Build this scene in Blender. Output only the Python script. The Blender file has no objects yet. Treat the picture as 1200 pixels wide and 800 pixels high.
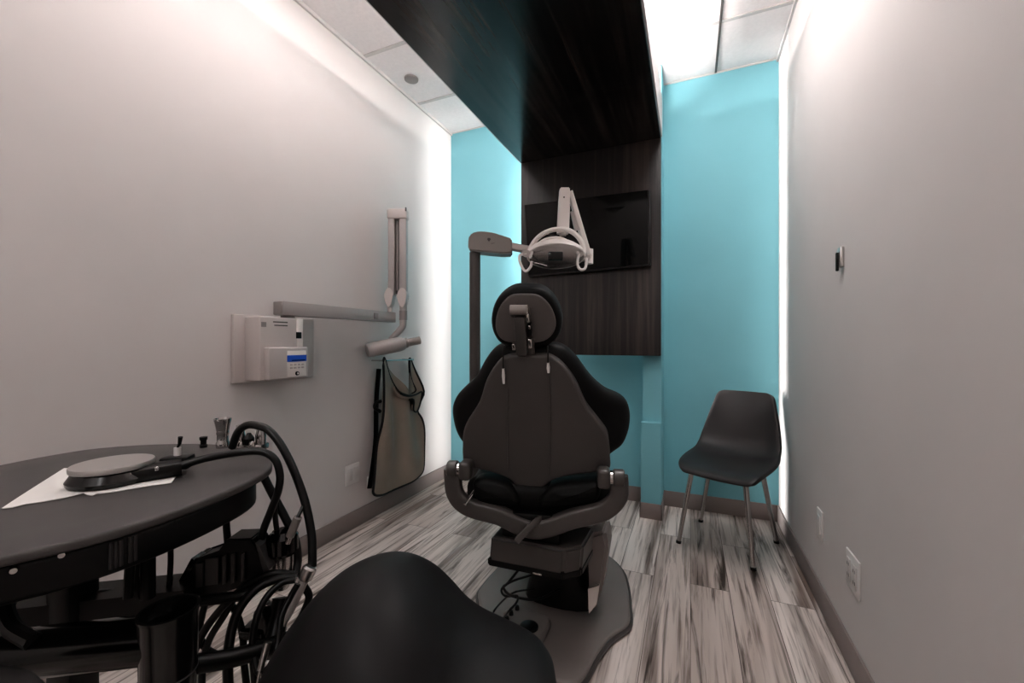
import bpy, bmesh, math, random
from mathutils import Vector, Matrix
random.seed(7)
C = bpy.context.scene.collection
V = Vector
PI = math.pi
R = math.radians

# ------------------------------------------------------------------ survey of the room
# level camera 1.06 m above the floor at the origin, turned 23.2 degrees to the left of the room axis;
# at() turns a sight line into a point on a known plane of the room or at a known distance
YAW, FOC, EYE = R(23.23), 487.0, 1.06
SN, CS = math.sin(YAW), math.cos(YAW)
def at(u, v, x=None, y=None, z=None, d=None):
    a, b = (u-600)/FOC, (401-v)/FOC
    r = V((-SN+CS*a, CS+SN*a, b))
    if x is not None: t = x/r.x
    elif y is not None: t = y/r.y
    elif z is not None: t = (z-EYE)/r.z
    else: t = d
    return V((0, 0, EYE))+r*t
def at_plane(u, v, o, n):
    a, b = (u-600)/FOC, (401-v)/FOC
    r = V((-SN+CS*a, CS+SN*a, b)); e = V((0, 0, EYE))
    return e+r*((o-e).dot(n)/r.dot(n))

# ------------------------------------------------------------------ materials
def lin(h):
    h = h.lstrip('#'); out = []
    for i in (0, 2, 4):
        c = int(h[i:i+2], 16)/255
        out.append(c/12.92 if c <= .04045 else ((c+.055)/1.055)**2.4)
    return (*out, 1)
def mat(name, col, rough=.5, metal=0, var=.06, scale=8, bump=0, bscale=200, spec=.5, coat=0, aniso=None):
    m = bpy.data.materials.new(name); m.use_nodes = True
    nt = m.node_tree; N = nt.nodes; L = nt.links
    p = N['Principled BSDF']
    p.inputs['Roughness'].default_value = rough; p.inputs['Metallic'].default_value = metal
    p.inputs['Specular IOR Level'].default_value = spec; p.inputs['Coat Weight'].default_value = coat
    tc = N.new('ShaderNodeTexCoord'); ns = N.new('ShaderNodeTexNoise')
    ns.inputs['Scale'].default_value = scale; ns.inputs['Detail'].default_value = 4
    L.new(tc.outputs['Object'], ns.inputs['Vector'])
    cr = N.new('ShaderNodeValToRGB'); c = lin(col)
    cr.color_ramp.elements[0].color = (*[q*(1-var) for q in c[:3]], 1)
    cr.color_ramp.elements[1].color = (*[min(1, q*(1+var)) for q in c[:3]], 1)
    cr.color_ramp.elements[0].position = .3; cr.color_ramp.elements[1].position = .7
    L.new(ns.outputs['Fac'], cr.inputs['Fac']); L.new(cr.outputs['Color'], p.inputs['Base Color'])
    if bump:
        n2 = N.new('ShaderNodeTexNoise'); n2.inputs['Scale'].default_value = bscale; n2.inputs['Detail'].default_value = 3
        b = N.new('ShaderNodeBump'); b.inputs['Strength'].default_value = bump; b.inputs['Distance'].default_value = .002
        L.new(tc.outputs['Object'], n2.inputs['Vector']); L.new(n2.outputs['Fac'], b.inputs['Height'])
        L.new(b.outputs['Normal'], p.inputs['Normal'])
    return m
def emit(name, col, s):
    m = bpy.data.materials.new(name); m.use_nodes = True
    p = m.node_tree.nodes['Principled BSDF']
    p.inputs['Base Color'].default_value = lin(col); p.inputs['Emission Color'].default_value = lin(col)
    p.inputs['Emission Strength'].default_value = s
    return m
def wood_mat(name, axis, rough=.34):
    m = mat(name, '#1e1a19', rough, spec=.6)
    nt = m.node_tree; N = nt.nodes; L = nt.links; p = N['Principled BSDF']
    tc = N.new('ShaderNodeTexCoord'); mp = N.new('ShaderNodeMapping')
    sc = [34, 34, 34]; sc[axis] = 1.3
    mp.inputs['Scale'].default_value = sc
    L.new(tc.outputs['Object'], mp.inputs['Vector'])
    n1 = N.new('ShaderNodeTexNoise'); n1.inputs['Scale'].default_value = 1.0; n1.inputs['Detail'].default_value = 7
    n1.inputs['Roughness'].default_value = .62
    L.new(mp.outputs['Vector'], n1.inputs['Vector'])
    n2 = N.new('ShaderNodeTexNoise'); n2.inputs['Scale'].default_value = .14; n2.inputs['Detail'].default_value = 2
    L.new(mp.outputs['Vector'], n2.inputs['Vector'])
    mx = N.new('ShaderNodeMath'); mx.operation = 'MULTIPLY_ADD'; mx.inputs[1].default_value = .55
    L.new(n2.outputs['Fac'], mx.inputs[0]); L.new(n1.outputs['Fac'], mx.inputs[2])
    cr = N.new('ShaderNodeValToRGB'); e = cr.color_ramp.elements
    e[0].position = .52; e[0].color = lin('#0b0909'); e[1].position = 1.02; e[1].color = lin('#3d3430')
    k = e.new(.74); k.color = lin('#171312')
    L.new(mx.outputs[0], cr.inputs['Fac']); L.new(cr.outputs['Color'], p.inputs['Base Color'])
    b = N.new('ShaderNodeBump'); b.inputs['Strength'].default_value = .06; b.inputs['Distance'].default_value = .002
    L.new(n1.outputs['Fac'], b.inputs['Height']); L.new(b.outputs['Normal'], p.inputs['Normal'])
    return m
def floor_mat():
    m = mat('floor_vinyl_planks', '#b8b0ab', .42, spec=.4)
    nt = m.node_tree; N = nt.nodes; L = nt.links; p = N['Principled BSDF']
    tc = N.new('ShaderNodeTexCoord')
    sx = N.new('ShaderNodeSeparateXYZ'); L.new(tc.outputs['Object'], sx.inputs[0])
    cb = N.new('ShaderNodeCombineXYZ'); L.new(sx.outputs['Y'], cb.inputs['X']); L.new(sx.outputs['X'], cb.inputs['Y'])
    br = N.new('ShaderNodeTexBrick'); br.offset = .37; br.offset_frequency = 2
    br.inputs['Scale'].default_value = 1; br.inputs['Brick Width'].default_value = 1.22
    br.inputs['Row Height'].default_value = .152; br.inputs['Mortar Size'].default_value = .0012
    br.inputs['Mortar Smooth'].default_value = .3
    br.inputs['Color1'].default_value = (0, 0, 0, 1); br.inputs['Color2'].default_value = (1, 1, 1, 1)
    br.inputs['Mortar'].default_value = (.5, .5, .5, 1)
    L.new(cb.outputs[0], br.inputs['Vector'])
    # each plank shifts the grain
    md = N.new('ShaderNodeVectorMath'); md.operation = 'MULTIPLY'; md.inputs[1].default_value = (17, 23, 0)
    L.new(br.outputs['Color'], md.inputs[0])
    ad = N.new('ShaderNodeVectorMath'); ad.operation = 'ADD'
    L.new(tc.outputs['Object'], ad.inputs[0]); L.new(md.outputs[0], ad.inputs[1])
    def streak(sxv, syv, detail, rough, dist):
        mp = N.new('ShaderNodeMapping'); mp.inputs['Scale'].default_value = (sxv, syv, 1)
        L.new(ad.outputs[0], mp.inputs['Vector'])
        n = N.new('ShaderNodeTexNoise'); n.inputs['Scale'].default_value = 1; n.inputs['Detail'].default_value = detail
        n.inputs['Roughness'].default_value = rough; n.inputs['Distortion'].default_value = dist
        L.new(mp.outputs[0], n.inputs['Vector']); return n
    def ramp(src, a, ca, b_, cb_):
        r = N.new('ShaderNodeValToRGB'); e = r.color_ramp.elements
        e[0].position = a; e[0].color = ca; e[1].position = b_; e[1].color = cb_
        L.new(src, r.inputs['Fac']); return r
    w = (1, 1, 1, 1)
    base = ramp(streak(9, .7, 3, .5, .4).outputs['Fac'], .3, lin('#d2c7c1'), .68, lin('#f6ede8'))
    s1 = ramp(streak(22, 1.3, 5, .62, .9).outputs['Fac'], .34, lin('#6e635d'), .48, w)
    s2 = ramp(streak(60, 2.2, 4, .6, .3).outputs['Fac'], .28, lin('#a39a95'), .5, w)
    s3 = ramp(streak(6.5, .55, 3, .55, .8).outputs['Fac'], .33, lin('#9a8f89'), .5, w)
    def mul(a, b_):
        x = N.new('ShaderNodeMix'); x.data_type = 'RGBA'; x.blend_type = 'MULTIPLY'; x.inputs['Factor'].default_value = 1
        L.new(a, x.inputs[6]); L.new(b_, x.inputs[7]); return x.outputs[2]
    col = mul(mul(mul(base.outputs[0], s1.outputs[0]), s2.outputs[0]), s3.outputs[0])
    tone = ramp(br.outputs['Color'], 0, lin('#dcd6d3'), 1, w)
    col = mul(col, tone.outputs[0])
    gap = ramp(br.outputs['Fac'], 0, w, 1, lin('#6d6561'))
    col = mul(col, gap.outputs[0])
    L.new(col, p.inputs['Base Color'])
    return m

M = dict(
    wall=mat('painted_wall', '#d1cbc9', .75, var=.015, scale=3, bump=.08, bscale=260, spec=.25),
    teal=mat('teal_wall_paint', '#82bbc5', .7, var=.02, scale=3, bump=.08, bscale=260, spec=.25),
    ceiling=mat('ceiling_tile', '#efe8e7', .85, var=.03, scale=60, bump=.15, bscale=120, spec=.2),
    tbar=mat('ceiling_grid', '#cbc5c3', .5, var=.02),
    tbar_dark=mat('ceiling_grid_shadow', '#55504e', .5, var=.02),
    base=mat('vinyl_baseboard', '#8b807d', .5, var=.03),
    floor=floor_mat(),
    wood_v=wood_mat('espresso_wood_vertical', 2), wood_h=wood_mat('espresso_wood_soffit', 1, .2),
    edge=mat('canopy_edge_paint', '#b9b4b3', .6, var=.02),
    black_vinyl=mat('black_upholstery', '#060606', .55, var=.1, bump=.1, bscale=350, spec=.22),
    shell=mat('charcoal_shell', '#494543', .5, var=.04, bump=.05, bscale=400, spec=.45),
    chair_metal=mat('charcoal_painted_metal', '#484442', .36, var=.04, spec=.5),
    plate=mat('base_plate_paint', '#78716e', .42, var=.05, spec=.45),
    pad=mat('grey_headrest_back', '#5a5553', .55, var=.04),
    black=mat('black_plastic', '#050505', .38, var=.05, spec=.3),
    black_gloss=mat('black_gloss_plastic', '#040404', .16, var=.05, spec=.5),
    rubber=mat('black_rubber', '#060606', .38, var=.08, spec=.4),
    top=mat('cart_top_laminate', '#4b4847', .5, var=.05, scale=30, bump=.05, bscale=500, spec=.4),
    vent=mat('vent_grey', '#262424', .45, var=.04), disc=mat('brushed_disc', '#bdb9b6', .36, .7, var=.03),
    rib=mat('dark_grey_ribs', '#3d3b3b', .45, var=.04),
    chrome=mat('chrome', '#c9c6c4', .14, 1, var=.03),
    steel=mat('brushed_steel', '#d2cecb', .32, 1, var=.05),
    dark_steel=mat('dark_polished_steel', '#c2bfbd', .25, 1, var=.04),
    white=mat('white_enamel', '#e8e1dd', .35, var=.015, spec=.5),
    grey_white=mat('grey_white_enamel', '#bdb5b1', .4, var=.02, spec=.5),
    xray=mat('xray_plastic', '#c0b8b5', .38, var=.015, spec=.5),
    xray_arm=mat('xray_arm_plastic', '#a39d9b', .38, var=.015), xray_dark=mat('xray_darker_grey', '#8a8482', .42, var=.02),  # xray_dark: even darker grey for caps, rings and small fittings
    taupe=mat('taupe_box', '#88817d', .45, var=.03),
    bin=mat('smoke_plastic', '#0b0b0b', .2, var=.04),
    screen=mat('tv_glass', '#020202', .07, var=.02, spec=.22),
    bezel=mat('tv_bezel', '#0c0b0b', .3, var=.02),
    blue=emit('blue_display', '#0f4aa8', .06),
    lcd_dark=mat('display_text_dark', '#0a1430', .02),
    paper=mat('paper', '#e6e2de', .8, var=.02, scale=20),
    apron=mat('taupe_lead_apron', '#8b7f74', .4, var=.06, scale=10, bump=.2, bscale=40, spec=.4),
    mirror=mat('reflector_glass', '#d8d6d5', .12, 1, var=.02),
    outlet=mat('outlet_plastic', '#d8d4d2', .4, var=.01),
    outlet_in=mat('outlet_inset', '#cec9c7', .4, var=.01),
    slot=mat('outlet_slot', '#4a4645', .5, var=.01),
    led=emit('led_strip_light', '#fff8f6', 30),
    led_soft=emit('led_cove_light', '#fff8f4', 90), led_left=emit('led_cove_left', '#fff8f6', 200),
)

# ------------------------------------------------------------------ mesh helpers
def catmull(pts, n=6, closed=False):
    pts = [V(p) for p in pts]; out = []; k = len(pts)
    rng = range(k if closed else k-1)
    for i in rng:
        if closed: p0, p1, p2, p3 = pts[i-1], pts[i], pts[(i+1) % k], pts[(i+2) % k]
        else:
            p1, p2 = pts[i], pts[i+1]
            p0 = pts[i-1] if i > 0 else p1*2-p2
            p3 = pts[i+2] if i+2 < k else p2*2-p1
        for j in range(n):
            t = j/n
            out.append(.5*((2*p1)+(p2-p0)*t+(2*p0-5*p1+4*p2-p3)*t*t+(3*p1-p0-3*p2+p3)*t**3))
    if not closed: out.append(pts[-1])
    return out
class MB:
    def __init__(s): s.bm = bmesh.new()
    def ring_loft(s, rings, cap0=True, cap1=True, closed=True):
        vr = [[s.bm.verts.new(p) for p in r] for r in rings]
        for a, b in zip(vr, vr[1:]):
            n = len(a)
            for i in range(n if closed else n-1):
                j = (i+1) % n
                try: s.bm.faces.new((a[i], a[j], b[j], b[i]))
                except ValueError: pass
        if cap0: s.bm.faces.new(vr[0][::-1])
        if cap1: s.bm.faces.new(vr[-1])
        return s
    def box(s, c, size, rz=0, bev=.0, seg=2, mtx=None):
        b = bmesh.new(); bmesh.ops.create_cube(b, size=1)
        for v in b.verts: v.co = V((v.co.x*size[0], v.co.y*size[1], v.co.z*size[2]))
        if bev: bmesh.ops.bevel(b, geom=b.edges[:], offset=bev, segments=seg, profile=.5, affect='EDGES')
        m = Matrix.Translation(V(c)) @ (mtx if mtx else Matrix.Rotation(rz, 4, 'Z'))
        b.transform(m); s.merge(b); return s
    def box2(s, lo, hi, bev=0, seg=2):
        lo, hi = V(lo), V(hi); return s.box((lo+hi)/2, hi-lo, 0, bev, seg)
    def merge(s, b):
        me = bpy.data.meshes.new('t'); b.to_mesh(me); b.free(); s.bm.from_mesh(me); bpy.data.meshes.remove(me)
    def tube(s, path, r, n=10, smooth=0, up=None, ry=None, power=2, closed=False):
        path = [V(p) for p in path]
        if smooth: path = catmull(path, smooth, closed)
        k = len(path); rings = []; prev = None
        for i, p in enumerate(path):
            if closed: t = (path[(i+1) % k]-path[i-1]).normalized()
            else: t = (path[min(i+1, k-1)]-path[max(i-1, 0)]).normalized()
            if up is not None: a = t.cross(V(up)).normalized()
            elif prev is None:
                a = t.cross(V((0, 0, 1)) if abs(t.z) < .9 else V((1, 0, 0))).normalized()
            else:
                a = (prev-t*prev.dot(t)).normalized()
            prev = a; b = a.cross(t).normalized()
            f = i/(k-1) if k > 1 else 0
            rr = r(f) if callable(r) else r
            rb = (ry(f) if callable(ry) else ry) if ry is not None else rr
            ring = []
            for j in range(n):
                g = 2*PI*j/n+PI/n; c_, s_ = math.cos(g), math.sin(g)
                x = math.copysign(abs(c_)**(2/power), c_); y = math.copysign(abs(s_)**(2/power), s_)
                ring.append(p+a*x*rr+b*y*rb)
            rings.append(ring)
        if closed: s.ring_loft(rings+[rings[0]], False, False)
        else: s.ring_loft(rings)
        if closed: bmesh.ops.remove_doubles(s.bm, verts=s.bm.verts[:], dist=1e-6)
        return s
    def lathe(s, prof, o=(0, 0, 0), axis=(0, 0, 1), n=24, sx=1, sy=1):
        q = V((0, 0, 1)).rotation_difference(V(axis).normalized()); o = V(o); rings = []
        for r, h in prof:
            r = max(r, 1e-4)
            rings.append([o+q @ V((r*sx*math.cos(2*PI*j/n), r*sy*math.sin(2*PI*j/n), h)) for j in range(n)])
        return s.ring_loft(rings)
    def prism(s, pts, d):
        d = V(d); pts = [V(p) for p in pts]
        return s.ring_loft([pts, [p+d for p in pts]])
    def pad(s, outline, o, ex, ey, ez, t0, t1, r, n=4, dome0=0, dome1=0, curve=None):
        """rounded slab: outline (2D) in plane o,ex,ey, depth along ez from t0 to t1, edge radius r"""
        o, ex, ey, ez = V(o), V(ex), V(ey), V(ez)
        P2 = [V((p[0], p[1], 0)) for p in outline]; k = len(P2)
        area = sum(P2[i].x*P2[(i+1) % k].y-P2[(i+1) % k].x*P2[i].y for i in range(k))
        sg = 1 if area > 0 else -1
        nr = []
        for i in range(k):
            t = (P2[(i+1) % k]-P2[i-1]).normalized(); nr.append(V((-t.y, t.x, 0))*sg)
        cen = sum(P2, V((0, 0, 0)))/k
        def ring(ins, t, scl=1):
            out = []
            for p, q in zip(P2, nr):
                x = p+q*ins
                x = cen+(x-cen)*scl
                dd = t+(curve(x.x, x.y) if curve else 0)
                out.append(o+ex*x.x+ey*x.y+ez*dd)
            return out
        rings = []
        for f in (.25, .5, .75): rings.append(ring(r, t0-dome0*(1-f*f), f))
        for i in range(n+1):
            g = PI/2*i/n; rings.append(ring(r*(1-math.sin(g)), t0+r*(1-math.cos(g))))
        for i in range(n+1):
            g = PI/2*i/n; rings.append(ring(r*(1-math.cos(g)), t1-r*(1-math.sin(g))))
        for f in (.75, .5, .25): rings.append(ring(r, t1+dome1*(1-f*f), f))
        return s.ring_loft(rings)
    def build(s, name, m, parent=None, smooth=True, ang=35, loc=None, sub=0):
        bmesh.ops.remove_doubles(s.bm, verts=s.bm.verts[:], dist=1e-6)
        bmesh.ops.recalc_face_normals(s.bm, faces=s.bm.faces[:])
        base = V(loc) if loc is not None else (world(parent) if parent else V((0, 0, 0)))
        bmesh.ops.translate(s.bm, verts=s.bm.verts[:], vec=-base)
        me = bpy.data.meshes.new(name); s.bm.to_mesh(me); s.bm.free()
        me.materials.append(M[m] if isinstance(m, str) else m)
        if smooth:
            for p in me.polygons: p.use_smooth = True
            me.set_sharp_from_angle(angle=R(ang))
        o = bpy.data.objects.new(name, me); C.objects.link(o)
        if parent: o.parent = parent
        if loc is not None: o.location = base-(world(parent) if parent else V((0, 0, 0)))
        if sub:
            md = o.modifiers.new('Subdivision', 'SUBSURF'); md.levels = md.render_levels = sub
        return o
def world(o):
    p = V((0, 0, 0))
    while o: p += V(o.location); o = o.parent
    return p
def tag(o, label=None, cat=None, group=None, kind=None):
    if label: o['label'] = label
    if cat: o['category'] = cat
    if group: o['group'] = group
    if kind: o['kind'] = kind
    return o
def thing(name, label, cat, loc, group=None):
    o = bpy.data.objects.new(name, None); C.objects.link(o); o.location = loc; o.empty_display_size = .05
    return tag(o, label, cat, group)
def struct(name, mb, m, parent=None, **k):
    o = mb.build(name, m, parent, **k)
    if not parent: tag(o, kind='structure')
    return o
def copy_tree(o, parent=None):
    c = o.copy(); C.objects.link(c)
    if parent: c.parent = parent
    for ch in list(o.children): copy_tree(ch, c)
    return c

# ------------------------------------------------------------------ room
XL, XR, YB, YF, ZC = -1.77, .48, 2.88, -1.5, 2.74
struct('floor', MB().box2((XL-.1, YF-.1, -.1), (XR+.1, YB+.1, 0)), 'floor', smooth=False)
struct('ceiling', MB().box2((XL-.1, YF-.1, ZC), (XR+.1, YB+.1, ZC+.1)), 'ceiling', smooth=False)
struct('wall_left', MB().box2((XL-.1, YF-.1, 0), (XL, YB+.1, ZC)), 'wall', smooth=False)
struct('wall_right', MB().box2((XR, YF-.1, 0), (XR+.1, YB+.1, ZC)), 'wall', smooth=False)
struct('wall_back', MB().box2((XL, YB, 0), (XR, YB+.1, ZC)), 'teal', smooth=False)
struct('wall_front', MB().box2((XL, YF-.1, 0), (XR, YF, ZC)), 'wall', smooth=False)
# boxed pipe chase on the back wall: slim above, deeper below a ledge
pc = MB().box2((-.268, 2.665, 0), (-.16, YB, ZC))
pc.box2((-.276, 2.625, 0), (-.162, 2.67, .575))
struct('trim_1', pc, 'teal', smooth=False)
bt, bh = .008, .098
struct('baseboard_left', MB().box2((XL, YF, 0), (XL+bt, YB, bh), .002), 'base')
struct('baseboard_right', MB().box2((XR-bt, YF, 0), (XR, YB, bh), .002), 'base')
bb = MB().box2((XL, YB-bt, 0), (-.276, YB, bh), .002).box2((-.16, YB-bt, 0), (XR, YB, bh), .002)
bb.box2((-.283, 2.617, 0), (-.155, 2.625, bh-.005), .002).box2((-.163, 2.617, 0), (-.155, YB, bh-.005), .002).box2((-.283, 2.617, 0), (-.275, YB, bh-.005), .002)
struct('baseboard_back', bb, 'base')
# suspended ceiling grid
g = MB()
for y in (2.43, 1.9, 1.37, .84, .31, -.22, -.75): g.box2((XL, y-.011, ZC-.005), (XR, y+.011, ZC))
for x in (-1.19, -.58): g.box2((x-.011, YF, ZC-.005), (x+.011, YB, ZC))
struct('trim_2', g, 'tbar', smooth=False)
struct('trim_3', MB().box2((.139, YF, ZC-.006), (.151, YB, ZC)), 'tbar_dark', smooth=False)  # dark bar along one runner; the shadow gap is put into its colour
g = MB().box2((XL, YF, ZC-.02), (XL+.012, YB, ZC)).box2((XR-.012, YF, ZC-.02), (XR, YB, ZC)).box2((XL, YB-.006, ZC-.008), (XR, YB, ZC))
struct('trim_4', g, 'tbar', smooth=False)
p = at(482, 92, z=ZC)
tag(MB().lathe([(.0, -.012), (.036, -.012), (.043, -.009), (.044, 0)], p, n=28).build('sprinkler_cover', 'xray_dark', loc=p),
    'small round grey sprinkler cover set in the left ceiling strip', 'sprinkler cover')

# ------------------------------------------------------------------ dark wood panel and canopy
CXL, CXR, PY0, PY1, CZ0, CZ1 = -1.05, -.16, 2.60, 2.655, 2.265, 2.48
can = thing('wood_canopy', 'dark espresso wood canopy running overhead down into the panel behind the television', 'canopy', (-.6, 2.62, .98))
MB().box2((CXL, PY0, .98), (CXR, PY1, CZ1), .003).build('back_panel', 'wood_v', can, smooth=False)
MB().box2((CXL, .1, CZ0), (CXR, PY0, CZ1-.05), .003).build('soffit', 'wood_h', can, smooth=False)
tag(MB().box2((CXR, .1, CZ0+.006), (CXR+.008, PY0, CZ1)).build('side_fascia', 'edge', can, smooth=False), 'pale grey side edge')
tag(MB().box2((CXL-.008, .1, CZ0+.006), (CXL, PY1, CZ1)).build('side_fascia', 'edge', can, smooth=False), 'pale grey side edge')
for x in (CXL+.015, CXR-.16):
    MB().box2((x, PY1, 1.2 if x < -.6 else 1.7), (x+.03, PY1+.012, CZ1-.05)).build('led_strip', 'led', can, smooth=False)
for x, m_ in ((CXL+.03, 'led_left'), (CXR-.06, 'led_soft')):
    MB().box2((x, .2, CZ1-.05), (x+.03, PY0-.05, CZ1-.035)).build('led_strip', m_, can, smooth=False)
for y in (.5, 1.6):
    for x in (CXL+.2, CXR-.2):
        MB().tube([(x, y, CZ1-.06), (x, y, ZC-.002)], .008).build('hanger_rod', 'steel', can)
MB().box2((CXL+.2, PY1, 2.0), (-.3, YB, 2.1)).build('wall_bracket', 'black', can, smooth=False)

# ------------------------------------------------------------------ television
c00, c10, c11, c01 = at(613.5, 240, y=2.53), at(761, 222, y=2.50), at(762, 311, y=2.535), at(618.5, 324, y=2.56)
tv = thing('television', 'flat black television on a wall mount on the dark wood panel', 'television', (c00+c11)/2)
nrm = (c10-c00).cross(c01-c00).normalized()
if nrm.y > 0: nrm = -nrm
back = -nrm*.035
q = [c00, c10, c11, c01]
b = bmesh.new()
mb = MB(); mb.ring_loft([q, [k+back for k in q]])
bmesh.ops.bevel(mb.bm, geom=mb.bm.edges[:], offset=.003, segments=2, affect='EDGES')
mb.build('case', 'bezel', tv)
cn = sum(q, V())/4
MB().prism([cn+(k-cn)*.975+nrm*.0004+V((0, 0, .003)) for k in q], nrm*.0012).build('screen', 'screen', tv, smooth=False)
mt = MB().box2((cn.x-.12, 2.585, cn.z-.1), (cn.x+.12, 2.6, cn.z+.1), .003)
mt.tube([(cn.x, 2.59, cn.z), cn+back*.9], .02)
mt.build('wall_mount', 'black', tv)

# ------------------------------------------------------------------ guest chair
go, gr, gb = V((.172, 2.464, 0)), V((.914, -.406, 0)), V((.406, .914, 0))
gc = thing('guest_chair', 'black upholstered guest chair on slanted metal legs in the corner by the right wall', 'chair', go)
prof = [(-.312, .418, .155), (-.298, .436, .178), (-.25, .449, .198), (-.15, .447, .213), (-.03, .440, .221), (.07, .438, .222),
        (.13, .448, .22), (.172, .475, .217), (.2, .52, .212), (.222, .58, .2), (.24, .64, .186), (.257, .70, .171), (.268, .745, .16), (.273, .77, .148), (.275, .782, .12)]
cl = catmull([V((a, b_, w)) for a, b_, w in prof], 3)
NX = 16; grid = []
for i, q in enumerate(cl):
    t = (cl[min(i+1, len(cl)-1)]-cl[max(i-1, 0)]); t = V((t.x, t.y)).normalized()
    nb, nz = -t.y, t.x     # normal towards the sitter
    row = []
    for j in range(NX+1):
        s_ = (j/NX-.5)*2; lift = .034*abs(s_)**2.6*max(0, math.sin(PI*min(1, (i+.3)/len(cl)*1.02)))**.8
        fr = max(0, (i/len(cl)-.0)); 
        row.append(go+gr*(q.z*s_*.95+.004+.055*max(0, min(1, (.15-q.x)/.45)))+gb*(q.x+nb*lift)+V((0, 0, q.y+nz*lift)))
    grid.append(row)
def sheet(grid, thick):
    mb = MB(); H_, W_ = len(grid), len(grid[0])
    nrms = [[None]*W_ for _ in range(H_)]
    for i in range(H_):
        for j in range(W_):
            a = grid[min(i+1, H_-1)][j]-grid[max(i-1, 0)][j]; b_ = grid[i][min(j+1, W_-1)]-grid[i][max(j-1, 0)]
            nrms[i][j] = b_.cross(a).normalized()
    A = [[mb.bm.verts.new(grid[i][j]) for j in range(W_)] for i in range(H_)]
    B = [[mb.bm.verts.new(grid[i][j]-nrms[i][j]*thick) for j in range(W_)] for i in range(H_)]
    for i in range(H_-1):
        for j in range(W_-1):
            mb.bm.faces.new((A[i][j], A[i][j+1], A[i+1][j+1], A[i+1][j]))
            mb.bm.faces.new((B[i][j], B[i+1][j], B[i+1][j+1], B[i][j+1]))
    for i in range(H_-1):
        mb.bm.faces.new((A[i][0], A[i+1][0], B[i+1][0], B[i][0])); mb.bm.faces.new((A[i][-1], B[i][-1], B[i+1][-1], A[i+1][-1]))
    for j in range(W_-1):
        mb.bm.faces.new((A[0][j], B[0][j], B[0][j+1], A[0][j+1])); mb.bm.faces.new((A[-1][j], A[-1][j+1], B[-1][j+1], B[-1][j]))
    return mb
mb = sheet(grid, .026)
mb.build('seat_shell', mat('guest_chair_vinyl', '#2a2727', .5, var=.05, bump=.1, bscale=300, spec=.45), gc, ang=60, sub=1)
MB().box(go+V((0, 0, .405)), (.22, .2, .012), math.atan2(gr.y, gr.x), .003).build('under_frame', 'black', gc)
for f, tp in (((-.058, 2.366), (-.12, -.12)), ((.056, 2.699), (-.12, .12)), ((.27, 2.22), (.13, -.12)), ((.419, 2.57), (.13, .12))):
    ft = V((f[0], f[1], 0)); tpp = go+gr*tp[0]+gb*tp[1]+V((0, 0, .42))
    l = MB().tube([ft+(tpp-ft)*.015, tpp], lambda t: .0105+.003*t, 14).build('leg', 'dark_steel', gc)
    MB().tube([ft, ft+(tpp-ft)*.03], .0135, 12).build('leg_tip', 'rubber', l)

# ------------------------------------------------------------------ wall plates, left and right walls
def plate(name, label, cat, c, w, h, axis, parts):
    """c on the wall, axis +1 faces +x (left wall) or -1"""
    t = thing(name, label, cat, c)
    def bx(y0, z0, y1, z1, x0, x1, part, m, bev=.001):
        MB().box2((c.x+min(axis*x0, axis*x1), c.y+y0, c.z+z0), (c.x+max(axis*x0, axis*x1), c.y+y1, c.z+z1), bev).build(part, m, t)
    bx(-w/2, -h/2, w/2, h/2, 0, .006, 'cover_plate', 'outlet', .002)
    for a in parts: bx(*a)
    return t
y0, z0 = 1.815, .312
plate('wall_outlet', 'white double wall plate low on the left wall beside the apron', 'outlet', V((XL, y0, z0)), .105, .112, 1,
      [(-.04, -.034, -.008, .034, .006, .0085, 'rocker', 'outlet_in'), (.008, -.034, .04, .034, .006, .0085, 'rocker', 'outlet_in')])
p = at(433.5, 563, x=XL)
t = thing('wall_jack', 'small white jack box on the left wall at the apron hem', 'jack', p)
MB().box2((XL, p.y-.028, p.z-.024), (XL+.02, p.y+.028, p.z+.03), .003).build('housing', 'outlet', t)
MB().box2((XL+.02, p.y-.01, p.z-.008), (XL+.0212, p.y+.01, p.z+.012)).build('socket', 'slot', t)
p = (at(958.5, 597, x=XR)+at(966, 632, x=XR))/2
plate('switch_plate', 'narrow blank white plate on the right wall nearer the chair', 'wall plate', V((XR, p.y, p.z)), .072, .115, -1,
      [(-.017, -.034, .017, .034, .006, .0085, 'insert', 'outlet')])
p = (at(993, 645, x=XR)+at(1010, 701, x=XR))/2
o = plate('wall_outlet', 'wide white power outlet on the right wall nearest the camera', 'outlet', V((XR, p.y, p.z)), .115, .118, -1,
      [(-.042, -.036, -.012, .036, .006, .009, 'receptacle', 'outlet_in'), (.012, -.036, .042, .036, .006, .009, 'receptacle', 'outlet_in')])
for yy in (-.027, .027):
    for zz in (-.018, .018):
        for e in (-.006, .006):
            MB().box2((XR-.0097, p.y+yy+e-.0012, p.z+zz-.005), (XR-.0088, p.y+yy+e+.0012, p.z+zz+.005)).build('slot', 'slot', o, smooth=False)
p = at(987.5, 303, x=XR)
t = thing('wall_hook', 'small chrome hook high on the right wall', 'hook', p)
MB().box2((XR-.012, p.y-.018, p.z-.03), (XR, p.y+.018, p.z+.04), .003).build('hook_plate', 'steel', t)
MB().box2((XR-.02, p.y-.005, p.z-.042), (XR-.011, p.y+.005, p.z+.022), .003).build('hook_arm', 'black', t)

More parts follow.
